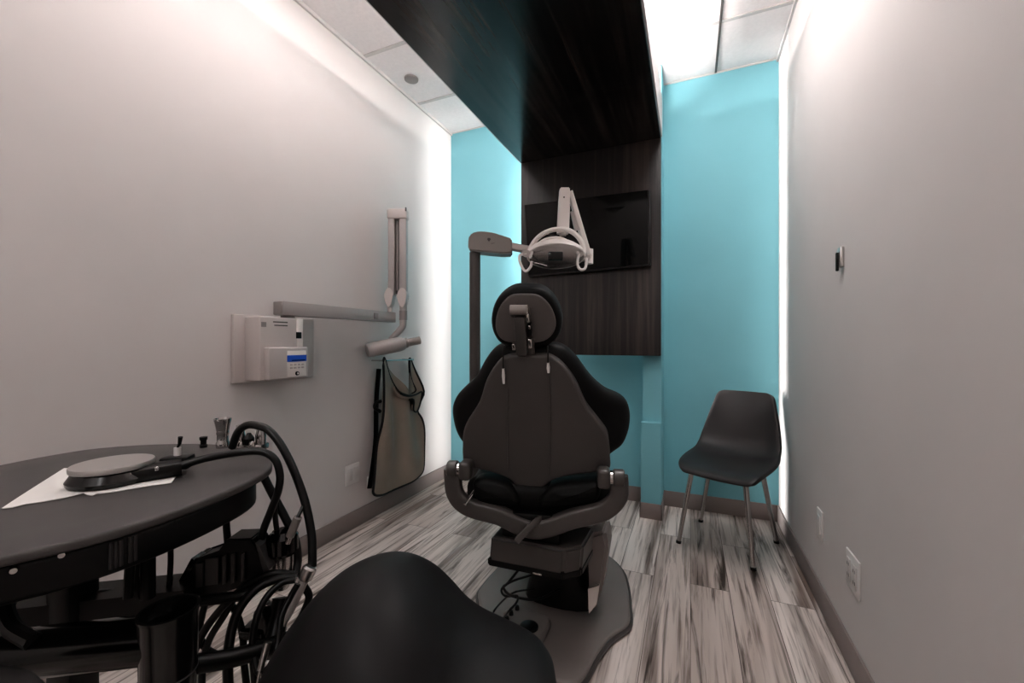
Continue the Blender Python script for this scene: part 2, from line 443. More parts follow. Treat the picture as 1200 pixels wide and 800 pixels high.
# ------------------------------------------------------------------ x-ray unit on the left wall
xr = thing('xray_unit', 'pale grey wall mounted dental x-ray unit with folded arm on the left wall', 'x-ray unit', V((XL, 1.35, 1.03)))
MB().box2((XL, 1.135, .887), (XL+.022, 1.535, 1.178), .004).build('wall_plate', 'xray', xr)
FX = -1.655
b0, b1 = at(304, 371, x=FX), at(355, 441, x=FX)
MB().box2((XL+.02, b0.y, .897), (FX, b1.y, 1.17), .007, 3).build('control_housing', 'xray', xr)
GX = FX+.028
k0, k1 = at(315, 407, x=GX), at(361, 441, x=GX)
mod = MB().box2((FX-.02, k0.y, .900), (GX, k1.y, k0.z), .006, 3).build('control_module', 'xray', xr)
s0, s1 = at(336.5, 411, x=GX), at(358.5, 440, x=GX)
pn = MB().box2((GX-.004, s0.y, s1.z), (GX+.002, s1.y, s0.z), .002).build('keypad', 'white', mod)
d0, d1 = at(336.3, 416.3, x=GX), at(358.3, 422.8, x=GX)
dp = MB().box2((GX, s0.y, d1.z), (GX+.004, s1.y, d0.z)).build('display', 'blue', pn, smooth=False)
MB().box2((GX+.004, s0.y+.02, d1.z+.004), (GX+.0045, s1.y-.008, d1.z+.007)).build('display_text', 'lcd_dark', dp, smooth=False)
sy = (s1.y-s0.y)
for r_ in range(2):
    for c_ in range(4):
        yy = s0.y+sy*(.2+.2*c_); zz = d1.z-.014-.014*r_
        MB().box((GX+.0025, yy, zz), (.003, sy*.13, .007), 0, .001).build('key', 'grey_white', pn)
MB().lathe([(.0, .006), (.0085, .006), (.0095, 0)], (GX+.001, s0.y+sy*.5, s1.z+.014), (1, 0, 0), 20).build('exposure_button', 'black', pn)
MB().lathe([(.0, .008), (.004, .008), (.0045, 0)], (GX+.001, s0.y+sy*.5, s1.z+.014), (1, 0, 0), 16).build('button_dot', 'white', pn)
# printed marks, switch and top gasket
w0, w1 = at(320, 376, x=FX), at(337, 381.5, x=FX)
lm = MB().box2((FX, w0.y, w0.z-.006), (FX+.0006, w1.y, w0.z-.001)).box2((FX, w0.y+.006, w1.z-.003), (FX+.0006, w1.y, w1.z+.002))
lm.build('printed_mark', 'slot', xr, smooth=False)
e0, e1 = at(306, 377, x=FX), at(312, 383, x=FX)
MB().box2((FX, e0.y, e1.z), (FX+.0006, e1.y, e0.z)).build('label_patch', 'xray_dark', xr, smooth=False)
r0, r1 = at(347, 389, x=FX), at(352.5, 396.5, x=FX)
MB().box2((FX-.001, r0.y, r1.z), (FX+.005, r1.y, r0.z), .001).build('power_switch', 'black', xr)
MB().box2((FX-.001, at(347.5, 380, x=FX).y, k0.z), (FX+.003, at(354.5, 380, x=FX).y, 1.168), .001).build('cover_strip', 'white', xr)
# horizontal extension arm
A0, A1 = -1.715, -1.655
ay0 = at(331.5, 360, x=A1).y; ay1 = at(464, 370, x=A1).y
za = (at(331.5, 356, x=A1).z+at(464, 364, x=A1).z)/2+.002; zb = (at(331.5, 370.5, x=A1).z+at(464, 376.5, x=A1).z)/2
MB().lathe([(.0, 0), (.03, 0), (.03, zb-1.165), (.0, zb-1.165)], (-1.70, ay0+.06, 1.165)).build('swivel_post', 'xray_dark', xr)
ea = MB().box2((A0, ay0, zb), (A1, ay1, za), .004).build('extension_arm', 'xray_arm', xr)
MB().box2((A0+.004, ay0-.004, zb+.003), (A1-.004, ay0+.002, za-.003), .001).build('end_cap', 'xray_dark', ea)
yj = at(440, 370, x=A1).y
MB().box2((A1-.002, yj-.012, zb+.012), (A1+.004, yj+.02, za-.016), .001).build('lock_block', 'xray_dark', ea)
# folded scissor arm: two bars side by side, turned out from the wall, under a common cap
SD = at(459, 300, x=-1.69).x and 2.56
rc_ = V((CS, SN, 0)); fw_ = V((-SN, CS, 0))
def sbar(u0, u1, v0, v1, dn, df, bev, name, m, par=None, seg=3):
    a, b_ = at(u0, v0, d=SD), at(u1, v1, d=SD); c = (a+b_)/2+fw_*(dn+df)/2
    return MB().box(c, (abs((b_-a).dot(rc_)), df-dn, abs(a.z-b_.z)), YAW, bev, seg).build(name, m, par or xr)
sbar(455.5, 463, 252, 346, -.02, .03, .005, 'rising_arm', 'xray_arm')
sbar(468.5, 477, 252, 346, -.02, .03, .005, 'falling_arm', 'xray_arm')
sbar(463, 468.5, 256, 344, .012, .03, .001, 'arm_core', 'slot')
sbar(464.2, 466.4, 256, 340, .002, .012, .001, 'arm_core', 'xray_dark')
sbar(454.5, 478, 245.5, 257.5, -.028, .035, .012, 'arm_cap', 'xray', None, 4)
sbar(476, 477.5, 244.5, 249, -.03, -.02, .001, 'cap_screw', 'slot')
for (u0, u1) in ((451.5, 462.5), (466.5, 478.5)):
    c = at((u0+u1)/2, 349, d=SD); w2 = (u1-u0)/2/FOC*SD; h2 = 11.5/FOC*SD
    ol = [c-fw_*.03+rc_*w2*math.cos(g)*(1 if math.sin(g) > 0 else .72)+V((0, 0, h2*math.sin(g))) for g in [2*PI*i/20 for i in range(20)]]
    mb = MB().prism(ol, fw_*.066); bmesh.ops.bevel(mb.bm, geom=[e for e in mb.bm.edges], offset=.004, segments=2, affect='EDGES')
    mb.build('elbow_cover', 'xray', xr)
pj = at(457, 352, d=SD)
MB().tube([pj, V((pj.x, pj.y, za-.01))], .016, 14).build('pivot_pin', 'grey_white', xr)
VX = at(472.5, 380, d=SD).x
n0, n1, n2, n3 = at(472.5, 350, d=SD), at(472.5, 377, d=SD), at(470, 385, d=SD), at(458, 398, d=SD)
MB().tube([n0, n1, n2, n3], lambda t: .023-.004*t, 16, 5).build('yoke_neck', 'xray_arm', xr)
MB().tube([at(472.5, 364, d=SD), at(472.5, 375, d=SD)], .0245, 16).build('neck_ring', 'xray_dark', xr)
h0, h1, h2 = at(430, 410.5, d=SD-.14), at(474, 402, d=SD-.02), at(493, 399.5, d=SD+.03)
hd = (h1-h0).normalized(); L_ = (h1-h0).length
MB().lathe([(.0, 0), (.036, 0), (.041, .006), (.043, .03), (.044, L_*.5), (.044, L_*.86), (.040, L_*.97), (.034, L_), (0, L_)], h0, hd, 28).build('tube_head', 'xray_arm', xr)
MB().lathe([(.0, 0), (.031, 0), (.031, .02), (.0245, .024), (.0245, (h2-h1).length), (0, (h2-h1).length)], h1-hd*.004, hd, 28).build('collimator', 'taupe', xr)

# ------------------------------------------------------------------ lead apron and its rod
AX = -1.69
rl, rr_ = at(448, 422.5, x=AX), at(483, 421, x=AX)
rd = thing('apron_hanger', 'thin metal hanger rod on the left wall holding the apron', 'hanger', V((XL, (rl.y+rr_.y)/2, rl.z)))
MB().tube([(XL, rl.y, rl.z), (AX+.01, rl.y, rl.z), (AX+.01, rr_.y, rr_.z), (XL, rr_.y, rr_.z)], .0045, 10).build('rod', 'chrome', rd)
apo = [(447, 421), (451, 424), (456, 437), (463, 452), (468, 460), (476, 463), (485, 461), (489, 457), (486, 447), (481, 430), (481.5, 420), (485, 424), (490, 440), (494, 458),
       (492, 470), (490, 481), (493, 490), (495, 503), (496, 525), (496.5, 545), (494, 554), (484, 562), (471, 569), (452, 578), (440, 580), (435.5, 577), (436, 570), (439, 550), (442, 520), (445, 500), (446.5, 480), (447, 450)]
t = thing('lead_apron', 'taupe lead apron with dark piped edge hanging from the rod on the left wall', 'apron', V((AX, 2.2, .3)))
pts = [at(u, v, x=AX) for u, v in apo]
ol = catmull([V((q.y, q.z, 0)) for q in pts], 3, True)
wav = lambda y, z: .02*math.sin((y-2.0)*30+z*3)*min(1, max(0, (z-.15)*2.5))+.008*math.sin((y-2.1)*17-z*6)
def cloth(ol, off, thick, name, m, cuts=3):
    b = bmesh.new(); vs = [b.verts.new((0, q.x, q.y)) for q in ol]; b.faces.new(vs)
    bmesh.ops.triangulate(b, faces=b.faces[:])
    for _ in range(cuts):
        lg = [e for e in b.edges if e.calc_length() > .03]
        if lg: bmesh.ops.subdivide_edges(b, edges=lg, cuts=1)
        bmesh.ops.triangulate(b, faces=b.faces[:])
    bmesh.ops.beautify_fill(b, faces=b.faces[:], edges=b.edges[:])
    for v in b.verts: v.co.x = AX+off+wav(v.co.y, v.co.z)
    r = bmesh.ops.extrude_face_region(b, geom=b.faces[:])
    for v in [q for q in r['geom'] if isinstance(q, bmesh.types.BMVert)]: v.co.x += thick
    mb = MB(); mb.merge(b); return mb.build(name, m, t, ang=50)
cloth(ol, 0, .01, 'apron_body', 'apron', 4)
MB().tube([V((AX+.005+wav(q.x, q.y), q.x, q.y)) for q in ol], .008, 8, closed=True).build('piping', 'black', t)
# folded collar flap and rear straps
fl = [at(u, v, x=AX+.03) for u, v in [(462, 453), (469, 461), (478, 464), (487, 462), (494, 459), (492, 472), (488, 482), (484, 480), (484, 468), (476, 468), (466, 463)]]
b = MB(); fo = catmull([V((q.y, q.z, 0)) for q in fl], 3, True)
b.pad([(q.x, q.y) for q in fo], (AX+.014, 0, 0), (0, 1, 0), (0, 0, 1), (1, 0, 0), 0, .018, .006, 3)
b.build('collar', 'apron', t)
MB().tube([V((AX+.034, q.x, q.y)) for q in fo[3:-6]], .006, 8).build('collar_piping', 'black', t)
MB().tube([at(446, 470, x=AX-.02), at(440.5, 472, x=AX-.02), at(439.5, 478, x=AX-.02), at(445.5, 482, x=AX-.02)], .011, 8, 4).build('strap', 'black', t)
MB().tube([at(444, 432, x=AX-.05), at(441, 470, x=AX-.055), at(440, 520, x=AX-.055), at(433, 572, x=AX-.05)], .02, 8, 5, up=(1, 0, 0), ry=.006).build('strap', 'black', t)

# ------------------------------------------------------------------ dental chair
BO = V((-.5, 1.55, 0))
dc = thing('dental_chair', 'black dental chair seen from behind in the middle of the room', 'dental chair', BO)
UY = R(13)
cr, ch = V((math.cos(UY), math.sin(UY), 0)), V((-math.sin(UY), math.cos(UY), 0))   # right, heading
# backrest frame
TH = R(13)
bo = at(627, 505, d=1.33)
bup = (V((0, 0, 1))*math.cos(TH)-ch*math.sin(TH)).normalized(); bn = cr.cross(bup).normalized()   # bn towards the camera
if bn.dot(ch) > 0: bn = -bn
def trace(pts, o, ex, ey, n):
    out = []
    for u, v in pts:
        q = at_plane(u, v, o, n)-o; out.append((q.dot(ex), q.dot(ey)))
    return out
def smooth2(pts, k=4): return [(q.x, q.y) for q in catmull([V((a, b_, 0)) for a, b_ in pts], k, True)]
cush = [(617, 404), (644, 406), (659, 410), (674, 423.5), (692, 449), (710, 467), (728, 477.5), (738.5, 488), (743, 503), (741.5, 521), (734, 537.5), (722, 545), (700, 552),
        (628, 556), (560, 549), (539, 539), (525.5, 527), (518.6, 512), (516.5, 494), (522.5, 479), (533, 467), (551, 449), (563, 428), (575, 413), (590, 406)]
curve = lambda x, y: -1.1*x*x*0 + .0
ocush = smooth2(trace(cush, bo, cr, bup, bn))
MB().pad(ocush, bo, cr, bup, bn, -.10, -.012, .034, 5, dome0=.0, dome1=.0, curve=lambda x, y: -.9*x*x).build('backrest_cushion', 'black_vinyl', dc, ang=60)
shl = [(618, 416), (632, 416), (644, 417.5), (659, 428), (674, 449), (686, 476), (701, 497), (711.5, 512), (714.5, 524), (715.5, 540), (715, 556), (700, 558), (672, 559), (650, 563), (638, 571), (629, 583), (621, 586), (613, 584),
       (606, 573), (596, 563), (576, 557), (555, 554), (541, 554), (538, 540), (538, 528), (539, 512), (545, 497), (560, 473), (569, 446), (584, 423.5), (600, 416.5)]
o2 = bo+bn*.0
oshl = smooth2(trace(shl, bo+bn*.02, cr, bup, bn))
sh = MB().pad(oshl, bo+bn*.02, cr, bup, bn, -.05, .0, .01, 4, dome1=.0, curve=lambda x, y: -.55*x*x).build('backrest_shell', 'shell', dc, ang=60)
def on_shell(u, v, off=.0):
    q = at_plane(u, v, bo+bn*.02, bn); x = (q-bo).dot(cr); return q+bn*(off-.55*x*x)
for pa in ([(595, 455), (595, 500), (596, 553)], [(644, 440), (645, 500), (644, 556)]):
    MB().tube([on_shell(u, v, .0) for u, v in pa], .0035, 8, 5).build('moulded_ridge', 'shell', sh)
for pa, e in (([(592, 404), (590.5, 412), (590, 431)], 449), ([(642, 404), (642.5, 412), (642.5, 424)], 436)):
    MB().tube([on_shell(u, v, .012) for u, v in pa], .0022, 8, 4).build('pull_cord', 'rubber', dc)
    a, b_ = on_shell(*pa[-1], .008), on_shell(pa[-1][0]+.5, e, .008)
    MB().tube([a, a*.5+b_*.5, b_], lambda t: .0035+.002*math.sin(PI*t), 10).build('pull_tab', 'outlet', dc)
# headrest
hth = R(24)
ho = at(615, 372, d=1.235)
hup = (V((0, 0, 1))*math.cos(hth)-ch*math.sin(hth)).normalized(); hn = cr.cross(hup).normalized()
if hn.dot(ch) > 0: hn = -hn
hd_o = [(616, 337), (635, 339.5), (650, 353), (658.4, 374), (655, 393.5), (641, 405.5), (616, 408), (590, 405), (578.6, 393), (575, 374), (581, 353), (597, 339.5)]
hd_i = [(615, 343), (632, 345), (645, 357), (651.5, 374), (649, 388), (638, 398), (615, 401), (593, 398.5), (583, 389), (581.5, 374), (587, 357), (599, 345)]
MB().pad(smooth2(trace(hd_o, ho, cr, hup, hn)), ho, cr, hup, hn, -.07, .006, .022, 5).build('headrest_cushion', 'black_vinyl', dc, ang=60)
MB().pad(smooth2(trace(hd_i, ho, cr, hup, hn)), ho, cr, hup, hn, -.02, .012, .006, 3).build('headrest_back', 'pad', dc, ang=60)
def hb(u0, v0, u1, v1, t0, t1, bev, name, m, par=None):
    (xa, ya), (xb, yb) = trace([(u0, v0), (u1, v1)], ho, cr, hup, hn)
    c = ho+cr*(xa+xb)/2+hup*(ya+yb)/2+hn*(t0+t1)/2
    mt = Matrix((cr, hup, hn)).transposed().to_4x4()
    return MB().box(c, (abs(xb-xa), abs(yb-ya), t1-t0), 0, bev, 3, mt).build(name, m, par or dc)
hb(604.5, 365, 620, 409, .012, .05, .005, 'headrest_arm', 'chair_metal')
hb(600, 358, 622, 368, .012, .03, .003, 'headrest_bracket', 'chair_metal')
(xa, ya), (xb, yb) = trace([(598, 363), (618, 363)], ho+hn*.045, cr, hup, hn)
MB().tube([ho+hn*.045+cr*xa+hup*ya, ho+hn*.045+cr*xb+hup*yb], .0145, 18).build('release_knob', 'taupe', dc)
hb(619, 361, 623, 371, .03, .05, .003, 'pivot_bolt', 'chrome')
hb(620, 374, 625, 388, .014, .04, .003, 'side_link', 'black')
hb(621, 375, 624, 379, .04, .045, .001, 'link_pin', 'chrome')
hb(620, 391, 625.5, 402, .014, .042, .003, 'hinge_screw', 'chrome')
hb(603, 395, 607, 402, .03, .053, .002, 'hinge_screw', 'chrome')
pa = at_plane(616, 396, ho+hn*.014, hn); pb = on_shell(616, 440, -.03)
MB().tube([pa, pb], .026, 16, up=bn, ry=.009, power=4).build('headrest_bar', 'chair_metal', dc)
# seat cushion and legrest, ahead of the backrest
def U(x, y, z): return bo.xy.to_3d()+cr*x+ch*y+V((0, 0, z))
so = [(-.2, .02), (-.235, .12), (-.245, .3), (-.24, .6), (-.2, .95), (-.15, 1.12), (.15, 1.12), (.2, .95), (.24, .6), (.245, .3), (.235, .12), (.2, .02)]
MB().pad([(a, b_) for a, b_ in smooth2(so)], V((bo.x, bo.y, .50)), cr, ch, V((0, 0, 1)), 0, .1, .035, 4).build('seat_cushion', 'black_vinyl', dc, ang=60)
# rear bolsters of the seat, seen under the shell
for us in ([(557, 561), (575, 559), (596, 565), (608, 577), (610, 588), (600, 592), (575, 591), (562, 586), (556, 573)], [(632, 583), (640, 573), (652, 565), (690, 562), (702, 563), (704, 572), (700, 584), (685, 590), (650, 594), (634, 592)]):
    yo = bo+ch*.02
    MB().pad(smooth2(trace(us, yo, cr, V((0, 0, 1)), ch)), yo, cr, V((0, 0, 1)), -ch, -.07, .03, .026, 4, dome1=.006).build('seat_bolster', 'black_vinyl', dc, ang=60)
MB().box(U(0, .5, .488), (.40, .9, .04), UY, .012, 3).build('seat_pan', 'chair_metal', dc)
# U shaped back yoke
yo = bo-ch*.01
def Y(u, v, off=0): return at_plane(u, v, yo+ch*off, ch)
yk = [Y(530.5, 549), Y(531, 562), Y(533, 576), Y(541, 588), Y(556, 596), Y(585, 603.5), Y(606, 613), Y(626, 619), Y(646, 616), Y(672, 607), Y(702, 600), Y(716, 592), Y(724.5, 581), Y(725.5, 569), Y(725, 557)]
MB().tube(yk, .028, 20, 5, up=ch, ry=lambda t: .0175+.006*math.sin(PI*t)**3, power=4.5).build('back_yoke', 'chair_metal', dc, ang=40)
for u, v in ((531, 549), (725, 560)):
    q = Y(u, v); sg = 1 if u < 600 else -1
    MB().lathe([(0, 0), (.024, 0), (.027, .004), (.027, .03), (.024, .034), (0, .034)], q-cr*.017, cr, 24).build('yoke_cap', 'chair_metal', dc)
    MB().lathe([(0, 0), (.022, 0), (.022, .02), (0, .02)], q+cr*sg*.018, cr*sg, 24).build('pivot_washer', 'chrome', dc)
    MB().box(q+cr*sg*.045, (.04, .06, .06), UY, .012, 3).build('pivot_block', 'chair_metal', dc)
for u, v, w in ((562, 577, 8), ):
    pass
MB().tube([Y(545, 591, -.03), Y(557, 574, .02)], .005, 10).build('recline_strut', 'chrome', dc)
q0, q1 = Y(603, 600, .02), Y(646, 614, .02)
MB().box((q0+q1)/2+ch*.05, (.13, .16, .05), UY, .008, 2).build('yoke_hub', 'black', dc)
q = on_shell(620.5, 578, .0)
MB().box(q, (.03, .014, .03), UY, .004, 2).build('latch', 'taupe', dc)
a, b_ = Y(626, 613, -.03), Y(605, 634, -.06)
MB().tube([Y(636, 606, .0), a, b_], .010, 16, 4, up=-ch, ry=.004, power=4).build('strap', 'chair_metal', dc)
# lift head box (aligned with the base, turned less than the seat)
LY = R(3); lr, lh = V((math.cos(LY), math.sin(LY), 0)), V((-math.sin(LY), math.cos(LY), 0))
lo_ = at(572.5, 661, d=1.39); lz0 = lo_.z
w_ = (at_plane(659, 678, lo_, lh)-lo_).dot(lr)
hgt = (at_plane(577, 629, lo_, lh)).z-lz0
def Lp(x, y, z): return V((lo_.x, lo_.y, 0))+lr*x+lh*y+V((0, 0, z))
ol = [(0, 0), (w_, 0), (w_+.05, .045), (w_+.062, .19), (0, .19)]
mb = MB().ring_loft([[Lp(x+dx, y, z) for x, y in ol] for z, dx in ((lz0, 0), (lz0+hgt, .008))])
bmesh.ops.bevel(mb.bm, geom=mb.bm.edges[:], offset=.009, segments=3, affect='EDGES')
mb.build('lift_head', 'chair_metal', dc)
ol2 = [(-.003, -.003), (w_+.002, -.003), (w_+.054, .043), (w_+.066, .19), (-.003, .19)]
mb = MB().ring_loft([[Lp(x, y, z) for x, y in ol2] for z in (lz0-.004, lz0+.022)])
bmesh.ops.bevel(mb.bm, geom=mb.bm.edges[:], offset=.005, segments=2, affect='EDGES')
mb.build('lift_head_trim', 'black', dc)
MB().box2(Lp(w_*.62, -.006, lz0+.001), Lp(w_*.62, -.006, lz0+.001)+V((.03, .006, .006)), .001).build('trim_clip', 'chrome', dc)
MB().box(Lp(w_*.55, .1, lz0+hgt+.03), (.2, .16, .07), LY, .01).build('swivel_neck', 'black', dc)
# lift arm: tapered housing from the base plate up to the seat, at the right of the lift head
arm = [at(687, 628, d=1.5), at(709, 622, d=1.5), at(713, 640, d=1.5), at(706, 690, d=1.5), at(697, 717, d=1.5), at(688, 720, d=1.5), at(690, 690, d=1.5)]
fwd = V((-SN, CS, 0))
mb = MB().prism(arm, lh*.13); bmesh.ops.bevel(mb.bm, geom=mb.bm.edges[:], offset=.012, segments=3, affect='EDGES')
mb.build('lift_arm', 'plate', dc)
a = [at(689, 690, d=1.485), at(702, 686, d=1.485), at(699, 708, d=1.485), at(690, 719, d=1.485)]
mb = MB().prism(a, lh*.02); tag(mb.build('arm_cover', 'steel', dc, smooth=False), 'bare metal arm cover')
bz = .035
mb = MB().ring_loft([[BO+lr*(x*s_+.02)+lh*(y*s_+.12)+V((0, 0, z)) for x, y in smooth2([(-.14, -.12), (.14, -.12), (.17, .1), (.13, .26), (-.13, .26), (-.17, .1)], 5)] for z, s_ in ((.02, .86), (.05, .82), (.1, .76), (.22, .68), (.40, .62))])
mb.build('lift_column', 'black', dc, ang=50)
# base plate
bp = [(-.376, 2.049), (-.287, 1.945), (-.245, 1.82), (-.222, 1.70), (-.206, 1.60), (-.218, 1.545), (-.258, 1.473), (-.285, 1.373), (-.296, 1.29), (-.318, 1.236), (-.40, 1.215), (-.50, 1.212), (-.62, 1.225), (-.685, 1.25), (-.709, 1.311), (-.735, 1.39), (-.765, 1.455), (-.803, 1.515), (-.815, 1.57), (-.812, 1.717), (-.79, 1.86), (-.73, 1.98), (-.62, 2.06), (-.5, 2.085)]
mb = MB().pad(smooth2(bp, 4), (0, 0, 0), (1, 0, 0), (0, 1, 0), (0, 0, 1), 0, .03, .012, 4)
mb.build('base_plate', 'plate', dc, ang=50)
pt = smooth2(bp, 4)
MB().tube([V((x, y, .012)) for x, y in pt], .010, 8, closed=True).build('base_edging', 'chair_metal', dc)
# loose power cables between lift head and base
MB().tube([at(612, 662, d=1.5), at(595, 683, d=1.44), at(590, 688, d=1.42), at(600, 698, d=1.42), at(630, 702, d=1.48), at(655, 690, d=1.6)], .0045, 8, 6).build('cable', 'rubber', dc)
MB().tube([at(628, 672, d=1.5), at(600, 681, d=1.42), at(588, 690, d=1.4), at(592, 698, d=1.42), at(606, 698, d=1.42), at(605, 706, d=1.43), at(596, 716, d=1.41), at(590, 724, z=.04)], .004, 8, 6).build('cable', 'rubber', dc)
MB().tube([at(625, 690, d=1.55), at(600, 695, d=1.45), at(580, 714, z=.04), at(578, 725, z=.04), at(579, 750, z=.04)], .0035, 8, 5).build('cable', 'rubber', dc)

# foot control on the plate
fp = at(612, 741, z=.03)
fc = thing('foot_control', 'grey foot control pedal with dark round pad on the chair base plate', 'foot control', fp)
fo_ = [at(u, v, z=.045) for u, v in ((597, 735), (590, 722), (602, 716), (610, 712), (622, 720), (643, 728), (641, 740), (630, 757), (610, 755), (588, 748), (584, 742))]
o_ = catmull([V((q.x, q.y, 0)) for q in fo_], 3, True)
MB().pad([(q.x, q.y) for q in o_], (0, 0, .0305), (1, 0, 0), (0, 1, 0), (0, 0, 1), 0, .035, .01, 4).build('housing', 'plate', fc, ang=50)
q = at(620, 734, z=.067)
MB().lathe([(0, .008), (.026, .007), (.032, .003), (.033, -.004)], q, n=28).build('foot_pad', 'black', fc)
for u, v in ((591, 737), (594, 727), (599, 720), (606, 714)):
    q = at(u, v, z=.065)
    MB().lathe([(0, .016), (.006, .015), (.0085, .008), (.009, -.01)], q, n=16).build('foot_button', 'rubber', fc)

# ------------------------------------------------------------------ operating light on its post
D = 1.8
lt = thing('dental_light', 'white dental operating light on a dark post left of the chair', 'dental light', at(556, 500, d=D))
pb, ptp = at(556.5, 582, d=D), at(556.5, 296, d=D)
MB().tube([pb, ptp], .0235, 20).build('post', 'dark_steel' if 0 else 'chair_metal', lt)
MB().tube([ptp-V((0, 0, .004)), ptp+V((0, 0, .03))], .019, 20).build('post_collar', 'grey_white', lt)
MB().tube([pb+V((0, 0, .01)), V((-.72, 1.62, pb.z+.01)), V((-.6, 1.68, pb.z-.02))], .024, 16, 4).build('mounting_arm', 'chair_metal', lt)
right_c = V((CS, SN, 0))
bxo = [(548.5, 281), (550, 275), (557, 271), (566, 270.5), (578, 272), (588, 275.5), (600, 279), (600.5, 296), (590, 297), (552, 293.5), (548.5, 291)]
pts = [at(u, v, d=D-.04) for u, v in bxo]
mb = MB().prism(pts, fwd*.085); bmesh.ops.bevel(mb.bm, geom=mb.bm.edges[:], offset=.006, segments=3, affect='EDGES')
hbx = mb.build('pivot_housing', 'taupe', lt)
dm = at(573, 281, d=D-.0405)
mk = MB().prism([dm+right_c*x+V((0, 0, z)) for x, z in ((-.008, .003), (-.004, .008), (.004, .008), (.008, .003), (0, -.008))], -fwd*.0012)
mk.box2(dm+V((-.03, 0, -.017))-fwd*.001, dm+V((-.012, .001, -.0155))-fwd*.001).box2(dm+V((.01, 0, -.017))-fwd*.001, dm+V((.026, .001, -.0155))-fwd*.001)
mk.build('emblem', 'slot', hbx, smooth=False)
A = [at(599, 289, d=D), at(622, 293, d=D+.02), at(655, 297, d=D+.06), at(690, 303, d=D+.10)]
MB().tube(A, .016, 14, 3, up=fwd, ry=.02, power=4).build('cross_arm', 'grey_white', lt)
MB().tube([at(690, 309, d=D+.1), at(690, 292, d=D+.1)], .02, 16).build('arm_joint', 'white', lt)
MB().tube([at(689.5, 299, d=D+.09), at(667.5, 224, d=D+.02)], lambda t: .014-.002*t, 14, up=fwd, ry=.018, power=4).build('spring_arm', 'white', lt)
MB().tube([at(677, 270, d=D+.055), at(672, 247, d=D+.04)], .0145, 12, up=fwd, ry=.012, power=4).build('arm_rib', 'grey_white', lt)
dsp = [at(656.5, 219, d=D), at(668, 219, d=D), at(668, 244, d=D), at(666, 266, d=D), at(668, 272, d=D), at(653, 272, d=D), at(655, 262, d=D), at(655.5, 232, d=D)]
mb = MB().prism(dsp, fwd*.045); bmesh.ops.bevel(mb.bm, geom=mb.bm.edges[:], offset=.004, segments=2, affect='EDGES')
da = mb.build('drop_arm', 'white', lt)
MB().box2(at(661, 231, d=D-.001)-V((.003, .001, .003)), at(661, 231, d=D-.001)+V((.003, .0, .003))).build('screw', 'slot', da, smooth=False)
MB().tube([at(659.5, 268, d=D+.02), at(659.5, 276, d=D+.02)], .015, 16).build('head_swivel', 'grey_white', lt)
MB().tube([at(u, v, d=D) for u, v in ((619, 300), (623, 288), (632, 277), (645, 270), (659, 268.5), (671, 272), (680, 281), (684, 292), (684, 300))], .0105, 12, 5, up=fwd, ry=.013).build('yoke', 'white', lt)
# lamp head: shallow bowl with mirror opening turned down toward the chair
hc = at(651.5, 299, d=D-.02)
ax = (V((0, 0, 1))*.8+fwd*.6).normalized()
lh_r = (right_c).normalized()
def bowl(prof, name, m, sxx=1.0, off=V((0, 0, 0))):
    u2 = lh_r; w2 = u2.cross(ax).normalized(); rings = []
    for r_, h_ in prof:
        rings.append([hc+off+u2*math.cos(2*PI*j/32)*r_*1.12+w2*math.sin(2*PI*j/32)*r_*.64+ax*h_ for j in range(32)])
    return MB().ring_loft(rings).build(name, m, lt, ang=50)
bowl([(.02, .062), (.06, .058), (.09, .042), (.108, .018), (.112, 0), (.112, -.008), (.106, -.01)], 'lamp_shell', 'white')
bowl([(.106, -.010), (.104, -.004), (.095, .012), (.075, .03), (.045, .042), (.01, .046)], 'reflector', 'mirror')
MB().tube([at(u, v, d=D-.045) for u, v in ((621, 302), (626, 291), (636, 282), (648, 278.5), (660, 280), (671, 287), (678, 297))], .006, 10, 5).build('shell_rim', 'white', lt)
bm_ = MB(); bm_.box(at(651, 300, d=D-.085), (.06, .02, .034), YAW, .004); bm_.build('bulb_shield', 'black_gloss', lt)
for s_, pa in ((-1, [(617, 297), (609.5, 299), (609, 306), (613, 315), (617, 317.5), (622, 312), (623, 306)]), (1, [(679, 297), (677, 304), (677, 311), (680, 315.5), (685, 315), (687, 309), (687, 302)])):
    MB().tube([at(u, v, d=D-.04) for u, v in pa], .006, 10, 5).build('handle', 'white', lt)
    MB().tube([at(pa[0][0], pa[0][1], d=D-.045), at(pa[0][0]+s_*2, pa[0][1]-1, d=D+.01)], .016, 16).build('handle_hub', 'grey_white', lt)
MB().tube([at(626, 308, d=D-.07), at(633, 309, d=D-.075), at(641, 311.5, d=D-.08)], .0025, 8, 4).build('shield_clip', 'chrome', lt)

# ------------------------------------------------------------------ delivery cart
TZ = .80
to = [(-.856, .638), (-.80, .595), (-.764, .529), (-.738, .429), (-.733, .338), (-.746, .271), (-.77, .218), (-.815, .12), (-.92, .03), (-1.07, .0), (-1.21, .06), (-1.30, .2), (-1.342, .36), (-1.356, .462), (-1.335, .545), (-1.235, .63), (-1.093, .684), (-.965, .682), (-.90, .666)]
cart = thing('delivery_cart', 'black dental delivery cart with oval grey top and hanging hoses at left', 'dental cart', V((-1.05, .35, 0)))
tp = smooth2(to, 4)
ct_ = MB().pad(tp, (0, 0, TZ), (1, 0, 0), (0, 1, 0), (0, 0, 1), -.015, 0, .005, 3).build('tabletop', 'top', cart, ang=50)
